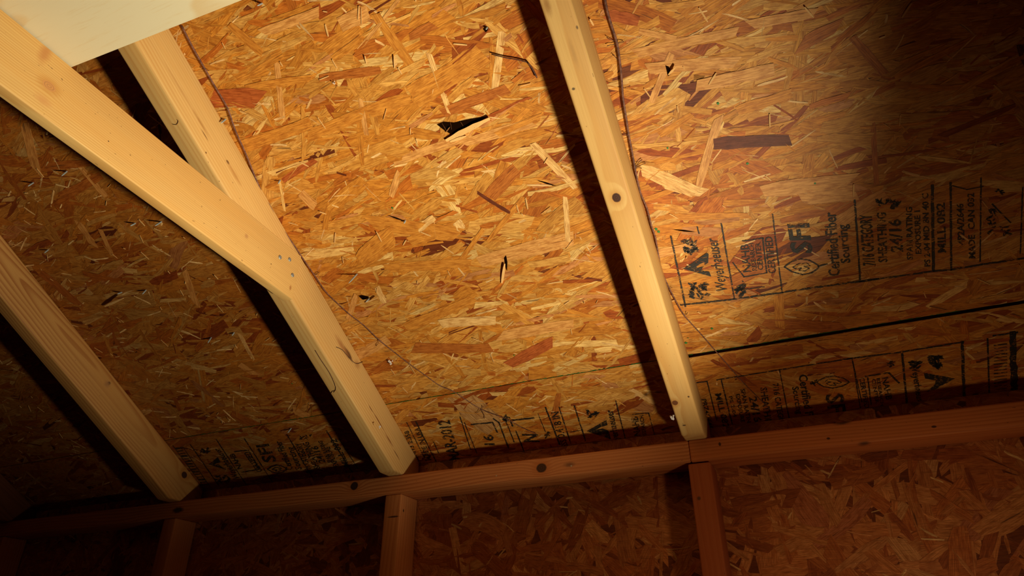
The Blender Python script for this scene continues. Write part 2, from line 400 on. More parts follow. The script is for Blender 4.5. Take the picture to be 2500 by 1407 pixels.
upper = strand_board('ceiling', PJ+0.001, XR, SEAM, RIDGE_V, 13600, RELIEF, M_ROOF, ROOF_FRAME, rng, SIZES, 0.29, 0.13, ROOF_PAL, 0.011, extra_for(SEAM, 2, SINGLE), HOLES)
tag(upper, 'upper roof sheathing panel of orange strand board in the middle and right bays', 'ceiling', kind='structure')
GAP = 0.0013
lower_l = strand_board('ceiling', XL, PJ-0.001, -0.16, SEAM-GAP, 2800, RELIEF, M_ROOF, ROOF_FRAME, rng, SIZES, 0.29, 0.13, LEFT_DIM_PAL, 0.011, extra_for(-1, SEAM-.01, LEFT_DIM_SINGLE))
tag(lower_l, 'lower strip of strand board roof sheathing, dimness painted in, left of the tie rafter', 'ceiling', kind='structure')
lower = strand_board('ceiling', PJ+0.001, 0.165, -0.16, SEAM-GAP, 1500, RELIEF, M_ROOF, ROOF_FRAME, rng, SIZES, 0.29, 0.13, ROOF_PAL, 0.011, extra_for(-1, SEAM-.01, [q for q in SINGLE if q[0] < 1640]))
tag(lower, 'lower strip of strand board roof sheathing with stamps, left of the middle rafter', 'ceiling', kind='structure')
lower_r = strand_board('ceiling', 0.168, XR, -0.16, SEAM-0.0062, 1900, RELIEF, M_ROOF, ROOF_FRAME, rng, SIZES, 0.29, 0.13, ROOF_PAL, 0.011, extra_for(-1, SEAM-.01, [q for q in SINGLE if q[0] >= 1640]))
tag(lower_r, 'lower strip of strand board roof sheathing with stamps, below the wide black gap', 'ceiling', kind='structure')
def slab(name, pts, mat, kind='structure', label=None):
    fs = [(0, 1, 2, 3), (7, 6, 5, 4), (0, 4, 5, 1), (1, 5, 6, 2), (2, 6, 7, 3), (3, 7, 4, 0)]
    o = mesh_obj(name, pts, fs, mat); tag(o, label, kind=kind); return o
felt_pts = [roofp(x, v, h) for h in (-0.0125, -0.020) for x, v in ((XL, -.16), (XR, -.16), (XR, RIDGE_V), (XL, RIDGE_V))]
slab('trim_1', felt_pts, M_FELT, label='black roofing felt above the sheathing, seen through the panel gap')

# ------------------------------------------------------------------ printing on the sheathing
def ink_mat():
    k = N('worn_stamp_ink')
    k.b.inputs['Base Color'].default_value = (0.011, 0.011, 0.009, 1); k.b.inputs['Roughness'].default_value = 0.6
    co = k.node('ShaderNodeTexCoord').outputs['Object']
    a = k.noise(k.vmath('MULTIPLY', co, (230, 700, 700)), 1.0, 3.0, 0.6)
    b = k.noise(co, 60.0, 2.0)
    worn = k.mapr(k.math('ADD', a, k.math('MULTIPLY', b, 0.35)), 0.70, 0.78, 0.93, 0.12)
    k.link(worn, k.b.inputs['Alpha'])
    return k.m
M_INK = ink_mat()
_fonts = {}
def text_mesh(s, off=0.0, shear=0.0):
    key = (s, off, shear)
    if key in _fonts: return _fonts[key]
    cu = bpy.data.curves.new('t', 'FONT'); cu.body = s; cu.resolution_u = 2; cu.offset = off; cu.shear = shear
    ob = bpy.data.objects.new('t', cu); COL.objects.link(ob)
    bpy.context.view_layer.update()
    me = ob.evaluated_get(bpy.context.evaluated_depsgraph_get()).to_mesh()
    vs = [(v.co.x, v.co.y) for v in me.vertices]; fs = [tuple(p.vertices) for p in me.polygons]
    bpy.data.objects.remove(ob); bpy.data.curves.remove(cu)
    _fonts[key] = (vs, fs); return vs, fs
class Stamp:
    """flat ink laid on the roof face; every px position is read on the roof plane"""
    def __init__(s, off, sc): s.off = off; s.sc = sc; s.v = []; s.f = []
    def uv(s, x, y): return Vector(roof_uv(s.off[0]+x/s.sc, s.off[1]+y/s.sc, INK_H))
    def add(s, pts, faces):
        b = len(s.v); s.v += [roofp(p.x, p.y, INK_H) for p in pts]; s.f += [tuple(i+b for i in f) for f in faces]
    def text(s, body, bl, br, tl, off=0.018, shear=0.0):
        vs, fs = text_mesh(body, off, shear)
        x0 = min(v[0] for v in vs); x1 = max(v[0] for v in vs)
        B = s.uv(*bl); R = s.uv(*br); U = s.uv(*tl); ax = (R-B)/(x1-x0); ay = (U-B)/0.70
        s.add([B+ax*(x-x0)+ay*y for x, y in vs], fs)
    def line(s, pts, w=11):
        P = [s.uv(*p) for p in pts]
        q = s.uv(pts[0][0]+w, pts[0][1]); hw = (q-P[0]).length/2
        for a, b in zip(P, P[1:]):
            d = (b-a).normalized(); n = Vector((-d.y, d.x))*hw; e = d*hw*0.6
            # a run of short dashes with a ragged outline, as the roller left it
            m = max(2, int((b-a).length/0.006)); pts_ = []; k = 0
            for i in range(m+1):
                t = a-e+(b-a+2*e)*(i/m); j1 = random.uniform(.7, 1.15); j2 = random.uniform(.7, 1.15)
                pts_ += [t+n*j1, t-n*j2]
            s.add(pts_, [(2*i, 2*i+1, 2*i+3, 2*i+2) for i in range(m)])
    def poly(s, pts):
        P = [s.uv(*p) for p in pts]; s.add(P, [tuple(range(len(P)))])
    def blob(s, x0, y0, x1, y1, n=9, r=0.3):
        for _ in range(int(n*1.8)):
            cx, cy = random.uniform(x0, x1), random.uniform(y0, y1); rr = min(x1-x0, y1-y0)*r*random.uniform(.35, .9); th = random.uniform(-1.2, 1.2)
            P = [(1.7*math.cos(a)*random.uniform(.5, 1.2), .55*math.sin(a)*random.uniform(.5, 1.4)) for a in [i*math.tau/11 for i in range(11)]]
            s.poly([(cx+rr*(x*math.cos(th)-y*math.sin(th)), cy+rr*(x*math.sin(th)+y*math.cos(th))) for x, y in P])
    def house(s, pts, w=12): s.line(pts, w)
    def build(s, parent, label):
        o = mesh_obj('printed_stamp', s.v, s.f, M_INK, parent); o['label'] = label
        return o

def leaf_logo(s, cx, cy, sx, sy):
    """pointed leaf outline with a zig-zag tree in it; x to the tip"""
    out = [(-1, 0), (-.6, -.55), (-.05, -.85), (.45, -.7), (.95, -.2), (1, .05), (.6, .6), (.05, .8), (-.55, .5), (-1, 0)]
    inn = [(-.5, .02), (-.15, -.35), (.3, -.42), (.5, -.15), (.15, -.05), (.45, .12), (.2, .42), (-.15, .38), (0, .1), (-.35, .2), (-.5, .02)]
    s.line([(cx+x*sx, cy+y*sy) for x, y in out], 14); s.line([(cx+x*sx, cy+y*sy) for x, y in inn], 9)

a = Stamp((1550, 400), 3.5167)
a.line([(310, 625), (435, 1230)], 17); a.line([(535, 540), (552, 600)], 14); a.line([(742, 515), (855, 1160)], 16); a.line([(1183, 435), (1265, 1110)], 14)
a.line([(1888, 310), (1935, 1010)], 18); a.line([(138, 625), (185, 790)], 12)
a.line([(395, 1215), (850, 1165), (1270, 1105), (1935, 1010), (2110, 985)], 18)
a.poly([(415, 903), (618, 765), (634, 776), (630, 850), (600, 872), (598, 845), (560, 862), (525, 887), (540, 895), (592, 880), (576, 905), (592, 922), (640, 928), (656, 970)])
a.blob(425, 660, 530, 765, 12); a.blob(465, 1030, 620, 1150, 16, .25);
a.text('Weyerhaeuser', (795, 1085), (705, 635), (700, 1095), 0.012, 0.25)
a.text('NAHB', (1000, 928), (976, 690), (930, 934)); a.text('RESEARCH', (1050, 918), (1018, 683), (1010, 920)); a.text('CENTER', (1104, 912), (1078, 675), (1058, 915))
a.house([(925, 665), (1100, 640), (1132, 938), (938, 972), (842, 852)], 15); a.text('CERTIFIED', (1212, 940), (1180, 625), (1148, 945))
a.blob(865, 1030, 940, 1120, 9, .4); a.line([(900, 1085), (1110, 1058)], 13)
leaf_logo(a, 1432, 888, 148, 82); a.line([(1580, 880), (1650, 862)], 20)
a.text('SFI', (1522, 768), (1490, 512), (1348, 772), 0.03)
a.text('Certified Fiber', (1762, 962), (1724, 415), (1665, 968), 0.022); a.text('Sourcing', (1850, 850), (1818, 520), (1770, 858), 0.022)
b_ = Stamp((2000, 400), 4.02)
for q in ([(1110, 215), (1122, 1055)], 34), ([(1290, 185), (1297, 1045)], 24), ([(1590, 140), (1580, 960)], 16), ([(1998, 230), (1975, 880)], 16), \
         ([(395, 1160), (1122, 1055), (1300, 1042), (1600, 990), (2010, 930)], 22), ([(1300, 215), (1450, 255), (1610, 225)], 12), ([(1700, 400), (1880, 580)], 16):
    b_.line(*q)
for body, bl, br, tl in [('7/16 CATEGORY', (545, 1000), (515, 500), (432, 1002)), ('SHEATHING', (668, 967), (655, 480), (582, 970)), ('24/16', (822, 866), (800, 545), (705, 870)),
        ('SPAN RATING', (920, 942), (912, 425), (862, 944)), ('EXPOSURE 1', (1002, 886), (990, 460), (948, 888)), ('PS 2-04 MID BN 40 C', (1092, 1010), (1070, 290), (1034, 1012)),
        ('MILL 0B2', (1245, 872), (1232, 385), (1166, 875)), ('4P2A/2646', (1427, 800), (1415, 390), (1362, 802)), ('MADE  CAN 032', (1532, 930), (1520, 285), (1470, 932))]:
    b_.text(body, bl, br, tl, 0.024)
b_.blob(560, 360, 800, 420, 16, .4); b_.blob(700, 420, 740, 450, 4, .5); b_.blob(1660, 440, 1740, 700, 12, .3); b_.blob(1790, 620, 1870, 690, 6, .4); b_.blob(1740, 250, 1810, 290, 5, .5)
a.v_len = len(a.v); base = len(a.v); a.v += b_.v; a.f += [tuple(i+base for i in f) for f in b_.f]
a.build(upper, 'black grade stamp in ruled columns of sideways text')

c = Stamp((1600, 750), 4.264)
for q in ([(395, 795), (540, 775)], 15), ([(640, 760), (1295, 655), (2130, 522)], 15), ([(540, 780), (640, 1180)], 13), ([(685, 750), (800, 1220)], 15), ([(1295, 660), (1400, 1200)], 13), ([(2050, 545), (2150, 990)], 13):
    c.line(*q)
for body, bl, br, tl in [('Certified Fiber', (1492, 712), (1590, 1290), (1580, 700)), ('Sourcing', (1425, 835), (1475, 1120), (1490, 825)), ('SFI', (1775, 915), (1815, 1160), (1955, 895)),
        ('7/16 CATEGORY', (1220, 800), (1300, 1290), (1280, 792)), ('SHEATHING', (1092, 842), (1160, 1290), (1160, 832)), ('24/16', (975, 940), (1030, 1200), (1055, 930)),
        ('SPAN RATING', (888, 858), (965, 1250), (932, 850)), ('EXPOSURE 1', (838, 912), (900, 1240), (878, 905)), ('PS 2-04', (766, 935), (815, 1150), (800, 928)),
        ('MILL 082', (622, 908), (710, 1260), (685, 898)), ('PRZ4/2646', (480, 962), (560, 1270), (528, 955))]:
    c.text(body, bl, br, tl, 0.022)
leaf_logo(c, 1855, 785, -170, 78); c.blob(1610, 765, 1680, 810, 6, .5)
d_ = Stamp((2050, 750), 4.264)
for q in ([(0, 552), (640, 470), (1290, 365)], 20), ([(135, 555), (215, 1050)], 13), ([(650, 480), (705, 1040)], 26), ([(1275, 360), (1300, 1000)], 34), ([(1540, 330), (1560, 960)], 20), ([(1800, 270), (1820, 940)], 80), ([(1600, 300), (1850, 265)], 26), ([(270, 725), (510, 685), (620, 790)], 22), ([(290, 720), (330, 1020)], 16):
    d_.line(*q)
d_.poly([(875, 685), (1200, 745), (1010, 850), (905, 885), (990, 810), (1000, 765), (890, 745)]); d_.blob(930, 510, 1060, 620, 10, .35); d_.blob(740, 570, 825, 640, 6, .5); d_.blob(505, 570, 560, 620, 5, .5)
for body, bl, br, tl in [('CERTIFIED', (205, 738), (262, 1060), (255, 730)), ('CENTER', (335, 752), (375, 1010), (372, 745)), ('RESEARCH', (385, 745), (428, 1030), (420, 740)), ('NAHB', (440, 740), (485, 970), (505, 730)), ('Weyerhaeuser', (745, 600), (815, 1050), (820, 590))]:
    d_.text(body, bl, br, tl, 0.022)
for i in range(16): d_.line([(1610, 400+i*33), (1740, 385+i*33)], 10 if i % 3 else 18)
base = len(c.v); c.v += d_.v; c.f += [tuple(i+base for i in f) for f in d_.f]
c.build(lower_r, 'black grade stamp printed upside down under a long ruled line')

e_ = Stamp((900, 900), 3.3333)
for q in ([(310, 440), (470, 760)], 8), ([(385, 435), (570, 800)], 11), ([(1440, 318), (1555, 620)], 15), ([(1550, 315), (1645, 610)], 11), ([(1675, 305), (1765, 590)], 13), ([(2012, 265), (2100, 620)], 11), \
        ([(1015, 410), (1060, 440), (1140, 650)], 14), ([(1110, 410), (1185, 600)], 10), ([(780, 440), (880, 690)], 8), ([(745, 395), (830, 660)], 9), ([(1200, 510), (1262, 670)], 12), ([(1380, 370), (1440, 520)], 7), \
        ([(835, 457), (1010, 440), (1048, 520)], 14), ([(1345, 404), (1155, 424), (1172, 470)], 16), ([(530, 600), (570, 690)], 8), ([(2150, 375), (2280, 364), (2330, 560), (2190, 585)], 9), ([(1640, 520), (1745, 500)], 7):
    e_.line(*q)
e_.blob(1100, 390, 1140, 425, 5, .5); e_.blob(1440, 520, 1475, 560, 4, .5); e_.blob(1785, 345, 1870, 395, 8, .4)
e_.poly([(1775, 512), (1935, 420), (1945, 462), (1890, 478), (1850, 500), (1905, 490), (1950, 505), (1972, 578)])
for body, bl, br, tl in [('3.4/13 2.358', (400, 735), (325, 505), (365, 745)), ('MADE IN USA', (512, 745), (412, 480), (470, 752)), ('MAR-2012', (745, 745), (655, 418), (655, 752)), ('16', (1025, 625), (1010, 540), (945, 625)),
        ('N', (1390, 600), (1375, 535), (1265, 600)), ('0.418 IN', (1600, 560), (1545, 350), (1540, 570)), ('PRESS', (1640, 690), (1605, 575), (1590, 700)), ('Weyerhaeuser', (2055, 660), (1985, 335), (2000, 668)),
        ('NAHB', (2215, 545), (2190, 390), (2160, 552)), ('RESEARCH', (2262, 560), (2235, 380), (2232, 565))]:
    e_.text(body, bl, br, tl, 0.022)
g_ = Stamp((350, 1000), 4.1667)
for q in ([(480, 360), (770, 780)], 13), ([(745, 310), (1045, 765)], 12), ([(1030, 300), (1320, 750)], 12), ([(1465, 262), (1730, 710)], 13), ([(1865, 220), (2130, 650)], 15), ([(1990, 300), (2180, 600)], 9), ([(300, 370), (600, 770)], 9), ([(400, 380), (680, 790)], 9), ([(930, 430), (1070, 415), (1180, 610), (1000, 640)], 12):
    g_.line(*q)
for body, bl, br, tl in [('Weyerhaeuser', (985, 705), (775, 395), (920, 715)), ('NAHB', (1010, 600), (925, 450), (960, 610)), ('CERTIFIED', (1215, 630), (1075, 430), (1160, 640)), ('SFI', (1355, 530), (1270, 350), (1230, 545)),
        ('Certified Fiber', (1525, 610), (1400, 320), (1460, 620)), ('Sourcing', (1615, 610), (1520, 380), (1550, 618)), ('7/16 CATEGORY', (1720, 640), (1605, 340), (1660, 650)), ('SHEATHING', (1800, 600), (1680, 330), (1740, 612)),
        ('24/16', (1855, 540), (1770, 370), (1790, 550)), ('SPAN RATING', (1920, 540), (1820, 320), (1880, 545)), ('EXPOSURE 1', (1990, 580), (1880, 350), (1940, 590)), ('MILL 002', (2100, 580), (1960, 300), (2040, 590))]:
    g_.text(body, bl, br, tl, 0.022)
g_.poly([(665, 560), (760, 485), (785, 540), (740, 552), (720, 570), (770, 560), (790, 580), (850, 618)]); leaf_logo(g_, 1360, 610, 95, 50)
g_.blob(590, 395, 680, 440, 8, .4); g_.blob(740, 660, 870, 740, 10, .3); g_.blob(1600, 265, 1710, 305, 7, .4)
for i in range(15):
    t = i/14; g_.line([(335+t*270, 400+t*370), (385+t*270, 395+t*370)], 12 if i % 3 else 20)
g_.build(lower_l, 'black grade stamp, nearly lost in shadow')
e_.build(lower, 'black grade stamps with dates and ruled columns')

# green edge paint: a thin stripe along the upper panel's edge and stray dots
M_GREEN = flat_mat('green_edge_paint', lin(40, 120, 44), 0.6)
gv, gf = [], []
def strip(x0, x1, wid, h):
    m = int((x1-x0)/0.004)
    for i in range(m):
        if random.random() < 0.18: continue
        xa, xb = x0+(x1-x0)*i/m, x0+(x1-x0)*(i+1)/m
        w1 = wid*random.uniform(.2, 1.0); b0 = len(gv)
        gv.extend([roofp(xa, SEAM+0.0001, h), roofp(xb, SEAM+0.0001, h), roofp(xb, SEAM+w1, h), roofp(xa, SEAM+w1*random.uniform(.5, 1.2), h)]); gf.append((b0, b0+1, b0+2, b0+3))
strip(-1.0, 0.6, 0.0011, INK_H)
for px, py, r in [(1738, 803, 4.5), (1675, 838, 5), (1680, 826, 2), (1753, 253, 4), (1825, 400, 4), (713, 937, 3), (958, 508, 4), (1990, 448, 3), (1602, 560, 5), (1608, 566, 5), (1255, 868, 3), (1945, 757, 2), (1630, 362, 3)]:
    cu, cv = roof_uv(px, py, INK_H); rr = r*0.00047; b0 = len(gv)
    gv.extend([roofp(cu+rr*math.cos(t)*random.uniform(.7, 1.2), cv+rr*math.sin(t)*random.uniform(.7, 1.2), INK_H) for t in [i*math.tau/9 for i in range(9)]]); gf.append(tuple(range(b0, b0+9)))
go = mesh_obj('edge_paint', gv, gf, M_GREEN, upper); go['label'] = 'green paint line and dots'

# torn holes: flat dark patches painting the hollow's shade, with fibres and a lifted splinter
M_HOLE_SHADE = flat_mat('hole_shade', (0.008, 0.003, 0.001), 1.0); M_HOLE_SHADE.node_tree.nodes['Principled BSDF'].inputs['Specular IOR Level'].default_value = 0.0
M_ROOF_FIB = flat_mat('torn_fibre', lin(120, 76, 36), 0.9)
M_SPL = lumber('splinter_wood', lin(226, 182, 116), lin(190, 130, 62), spacing=0.002, seed=3)
def splinter(p0, p1, wpx, lift0, lift1, parent, name='lifted_splinter', mat=None, arch=0.0):
    """tapering sliver of wood with thickness from p0 to p1 (px), ends lifted lift0/lift1 m off the face"""
    a0 = Vector(roof_uv(*p0)); a1 = Vector(roof_uv(*p1)); d = a1-a0; n = Vector((-d.y, d.x)).normalized()
    K = 7; vs = []
    for i in range(K):
        t = i/(K-1); wv = wpx*0.00047*0.5*(0.25+0.95*math.sin(math.pi*(0.12+0.8*t)))*random.uniform(.8, 1.2)
        c_ = a0+d*t; hh = lift0*(1-t)+lift1*t + arch*math.sin(math.pi*t) + INK_H
        for sg in (-1, 1):
            for dz in (0, 0.0009): q = c_+n*wv*sg; vs.append(roofp(q.x, q.y, hh+dz+(0.0008*sg)))
    fs = [(0, 1, 3, 2), (4*K-4, 4*K-2, 4*K-1, 4*K-3)]
    for i in range(K-1):
        b0 = 4*i; fs += [(b0+1, b0+5, b0+7, b0+3), (b0, b0+2, b0+6, b0+4), (b0, b0+4, b0+5, b0+1), (b0+2, b0+3, b0+7, b0+6)]
    o = mesh_obj(name, vs, fs, mat or M_SPL, parent); return o
def pit(pts, parent):
    """a hollow sunk through the strands"""
    rim = [Vector(roof_uv(*p, INK_H)) for p in pts]; n = len(rim); c_ = sum(rim, Vector((0, 0)))/n
    vs = [roofp(p.x, p.y, INK_H+0.0005) for p in rim] + [roofp(*(c_+(p-c_)*0.8), INK_H+0.0001) for p in rim] + [roofp(c_.x, c_.y, INK_H)]
    fs = [(i, (i+1) % n, n+(i+1) % n, n+i) for i in range(n)] + [(n+i, n+(i+1) % n, 2*n) for i in range(n)]
    o = mesh_obj('hole_shade_patch', vs, fs, M_HOLE_SHADE, parent); o['label'] = 'dark patch painting the shade of a torn hole'; return o
pit([(1068, 305), (1085, 298), (1110, 300), (1150, 291), (1192, 284), (1165, 300), (1130, 316), (1115, 328), (1098, 326), (1082, 316)], upper)
splinter((1090, 342), (1198, 286), 15, 0.001, 0.004, upper)
for q in (((1080, 300), (1092, 318)), ((1100, 298), (1104, 314)), ((1112, 322), (1146, 318)), ((1125, 296), (1132, 306)), ((1090, 322), (1100, 308))): splinter(q[0], q[1], 2.5, 0.0004, 0.0015, upper, 'pit_fibre', M_ROOF_FIB); splinter((1100, 345), (1140, 330), 8, 0, 0.002, upper)
pit([(876, 723), (885, 721), (902, 725), (896, 730), (886, 732)], upper); splinter((893, 738), (925, 722), 6, 0.0, 0.006, upper)
pit([(1231, 630), (1236, 624), (1239, 640), (1238, 662), (1234, 650)], upper); splinter((1226, 690), (1234, 640), 7, 0, 0.004, upper)
pit([(1625, 160), (1634, 164), (1637, 182), (1631, 186)], upper); splinter((1632, 182), (1650, 160), 6, 0, 0.005, upper)
pit([(1180, 72), (1186, 66), (1193, 66), (1190, 75), (1186, 79)], upper)
for p in [((945, 525), (992, 541)), ((1640, 560), (1700, 567)), ((1310, 440), (1360, 455))]:
    (x0, y0), (x1, y1) = p; pit([(x0, y0), ((x0+x1)/2, (y0+y1)/2-1.5), (x1, y1), ((x0+x1)/2, (y0+y1)/2+2)], upper)

# small fresh slivers standing off the face everywhere
sv, sf = [], []
def add_sliver(u_, v_, ang, L_, W2, lift):
    K = 4; b0 = len(sv); d = Vector((math.cos(ang), math.sin(ang))); n = Vector((-d.y, d.x))
    for i in range(K):
        t = i/(K-1); c_ = Vector((u_, v_))+d*(t-.5)*L_; wv = W2*(0.4+0.6*math.sin(math.pi*(.15+.7*t)))
        hh = INK_H+0.0001+lift*t
        for sg in (-1, 1):
            for dz in (0, 0.0005): q = c_+n*wv*sg; sv.append(roofp(q.x, q.y, hh+dz))
    sf.extend([(b0, b0+1, b0+3, b0+2), (b0+4*K-4, b0+4*K-2, b0+4*K-1, b0+4*K-3)])
    for i in range(K-1):
        c0 = b0+4*i; sf.extend([(c0+1, c0+5, c0+7, c0+3), (c0, c0+2, c0+6, c0+4), (c0, c0+4, c0+5, c0+1), (c0+2, c0+3, c0+7, c0+6)])
rs = random.Random(8)
for _ in range(420):
    uu = rs.uniform(-1.6, 0.95); vv = rs.uniform(SEAM+.01, 1.2)
    ang = rs.gauss(1.6, .5) if rs.random() < .6 else rs.uniform(0, 3.14)
    add_sliver(uu, vv, ang, rs.uniform(.004, .022), rs.uniform(.0004, .0013), rs.uniform(0, .0005) if rs.random() < .85 else .0025)
so = mesh_obj('loose_slivers', sv, sf, M_SPL, upper); tag(so, 'fine pale slivers', kind='stuff')

# ------------------------------------------------------------------ rafters
def rafter_frame(x): return frame(roofp(x, 0, D/2), DD, Vector((1, 0, 0)), -NRM)     # local X up the slope, Y along the wall, Z to the roof
def to_local(mw, p): return mw.inverted() @ p
def rafter(x, mat, label, twist=0.0):
    mw = rafter_frame(x)
    yz = [(-OFF, 0.0), (SD-0.001, 0.0)]
    end = SD-0.001
    P2 = [Vector((0, y, z)) for y, z in yz]
    ztop = RF.z - (end-RF.y)*math.tan(TH) - 0.0006
    P2.append(Vector((0, end, ztop)))
    top_r = roofp(0, RIDGE_V-0.012, 0.0006); bot_r = roofp(0, 0, D) + DD*(RIDGE_V-0.012-D*math.tan(TH))
    P2 += [top_r, bot_r]
    loc = [mw.inverted() @ (p+Vector((x, 0, 0))) for p in P2]
    vs, fs = prism([(q.x, q.z) for q in loc], 0, 2, -T/2, T/2, 1)
    o = mesh_obj('rafter', vs, fs, mat, mw=mw); bevel_obj(o, 0.0042, 4)
    tag(o, label, 'rafter', 'rafters under the sloping roof')
    return o
def mk(mw, px, py, n, p0): return tuple(to_local(mw, hit(px, py, n, p0)))
BASE_Y = lin(211, 173, 108); LATE_Y = lin(186, 130, 64)
def face_bottom(x): return (NRM, roofp(x, 0, D))
# middle rafter (its narrow underside faces us)
mw3 = rafter_frame(RX[3]); n3, p3 = face_bottom(RX[3])
m3 = [(mk(mw3, 1505, 483, n3, p3), (.0075, .0065, .008), (0.045, 0.016, 0.008), .3, True), (mk(mw3, 1648, 984, n3, p3), (.0055, .005, .006), (0.12, 0.045, 0.016), .3, True),
      (mk(mw3, 1681, 969, n3, p3), (.0022, .002, .002), (0.05, .02, .01), .5, False), (mk(mw3, 1335, 12, n3, p3), (.016, .006, .01), (0.34, .17, .05), .9, False),
      (mk(mw3, 1409, 67, n3, p3), (.003, .0018, .002), (0.12, .07, .03), .6, False), (mk(mw3, 1400, 217, n3, p3), (.0022, .003, .002), (0.07, .05, .03), .6, False),
      (mk(mw3, 1670, 1039, n3, p3), (.002, .004, .002), (0.06, .03, .015), .6, False), (mk(mw3, 1400, 130, n3, p3), (.025, .004, .01), (0.45, .25, .08), .95, False)]
R3 = rafter(RX[3], lumber('rafter_timber_middle', BASE_Y, LATE_Y, (0.003, 0.03), 0.0085, m3, 3, 0.75, wobble=0.03), 'nearest rafter in the middle, with round dark knots on its narrow underside')
# rafter carrying the tie
mw2 = rafter_frame(RX[2]); n2 = (1, 0, 0); p2 = (RX[2]+T/2, 0, 0)
m2 = [(mk(mw2, 556, 396, n2, p2), (.005, .004, .0028), (0.06, .02, .008), .5, False), (mk(mw2, 503, 373, n2, p2), (.002, .002, .0018), (0.09, .03, .01), .5, False),
      (mk(mw2, 572, 425, n2, p2), (.030, .004, .005), (0.44, .22, .06), .95, False), (mk(mw2, 490, 300, n2, p2), (.03, .004, .003), (0.38, .19, .05), .95, False),
      (mk(mw2, 500, 330, n2, p2), (.012, .003, .0015), (0.16, .07, .02), .8, False),
      (mk(mw2, 850, 865, n2, p2), (.021, .004, .0065), (0.07, .020, .007), .6, False), (mk(mw2, 835, 845, n2, p2), (.03, .004, .009), (0.36, .16, .05), .95, False),
      (mk(mw2, 872, 890, n2, p2), (.012, .004, .009), (0.40, .20, .06), .95, False),
      (mk(mw2, 925, 1030, n2, p2), (.034, .004, .0022), (0.20, .06, .012), .8, False), (mk(mw2, 950, 1075, n2, p2), (.022, .004, .003), (0.24, .08, .02), .9, False), (mk(mw2, 968, 1110, n2, p2), (.018, .004, .0015), (0.12, .05, .02), .7, False),
      (mk(mw2, 905, 998, n2, p2), (.012, .004, .0015), (0.16, .05, .012), .7, False), (mk(mw2, 437, 212, n2, p2), (.05, .004, .003), (0.50, .28, .09), .95, False)]
R2 = rafter(RX[2], lumber('rafter_timber_tie', BASE_Y, LATE_Y, (-0.03, -0.10), 0.0045, m2, 1, 0.6, wobble=0.022), 'rafter with brown pitch streaks that the slanting tie is nailed onto')
mw1 = rafter_frame(RX[1]); p1 = (RX[1]+T/2, 0, 0)
m1 = [(mk(mw1, 266, 936, n2, p1), (.004, .004, .0045), (0.04, .015, .006), .4, False), (mk(mw1, 450, 1160, n2, p1), (.009, .006, .008), (0.05, .02, .01), .4, True),
      (mk(mw1, 262, 938, n2, p1), (.010, .004, .009), (0.42, .2, .07), .9, False)]
R1 = rafter(RX[1], lumber('rafter_timber_left', lin(206, 154, 86), lin(160, 94, 42), (0.05, 0.012), 0.0058, m1, 7, 0.8), 'left rafter with looping grain on its broad face, half in shadow')
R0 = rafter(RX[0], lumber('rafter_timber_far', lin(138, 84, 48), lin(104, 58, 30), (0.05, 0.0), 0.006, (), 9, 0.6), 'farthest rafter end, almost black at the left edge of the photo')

# ------------------------------------------------------------------ wall framing
def beam(name, x0, x1, y0, y1, z0, z1, axis, mat, label, cat, group=None, bev=0.003):
    c_ = Vector(((x0+x1)/2, (y0+y1)/2, (z0+z1)/2))
    e = [x1-x0, y1-y0, z1-z0]
    if axis == 'x': mw = frame(c_, Vector((1, 0, 0)), Vector((0, 1, 0)), Vector((0, 0, 1))); d = (e[0], e[1], e[2])
    elif axis == 'z': mw = frame(c_, Vector((0, 0, 1)), Vector((1, 0, 0)), Vector((0, 1, 0))); d = (e[2], e[0], e[1])
    else: mw = frame(c_, Vector((0, 1, 0)), Vector((0, 0, 1)), Vector((1, 0, 0))); d = (e[1], e[2], e[0])
    vs, fs = prism([(-d[0]/2, -d[2]/2), (d[0]/2, -d[2]/2), (d[0]/2, d[2]/2), (-d[0]/2, d[2]/2)], 0, 2, -d[1]/2, d[1]/2, 1)
    o = mesh_obj(name, vs, fs, mat, mw=mw)
    if bev: bevel_obj(o, bev, 3)
    tag(o, label, cat, group); return o
RED_B = lin(206, 134, 76); RED_L = lin(158, 78, 36)
JX = 0.1600
cL = Vector(((XL+JX)/2, SD/2, PLATE_B/2)); cR = Vector(((JX+XR)/2, SD/2, PLATE_B/2))
pl = lambda px, py, c_: tuple(hit(px, py, (0, 1, 0), (0, 0, 0))-c_)
mp = [(pl(1322, 1143, cL), (.011, .02, .009), (0.05, .02, .009), .3, True), (pl(865, 1187, cL), (.010, .02, .009), (0.03, .012, .007), .3, True), (pl(435, 1246, cL), (.02, .02, .008), (0.02, .01, .006), .5, False),
      (pl(1390, 1135, cL), (.014, .01, .006), (0.20, .08, .03), .95, False), (pl(1395, 1138, cL), (.0016, .004, .0016), (.5, .4, .25), .3, False), (pl(1212, 1162, cL), (.0016, .004, .0016), (.5, .4, .25), .3, False)]
beam('top_plate', XL, JX-0.0003, 0, SD, PLATE_B, 0, 'x', lumber('plate_timber_left', RED_B, RED_L, (0.03, -0.09), 0.0052, mp, 12, 0.95), 'long reddish top plate left of the joint, with two big round knots', 'beam', 'plates along the top of the wall')
mq = [(pl(2055, 1030, cR), (.016, .02, .006), (0.05, .02, .01), .6, False), (pl(2022, 1071, cR), (.003, .004, .0022), (0.03, .012, .008), .4, False), (pl(1757, 1085, cR), (.0025, .006, .004), (0.03, .012, .008), .4, False), (pl(2280, 1042, cR), (.004, .004, .0022), (0.03, .012, .008), .4, False),
      (pl(2110, 1085, cR), (.012, .02, .005), (0.10, .04, .02), .7, False)]
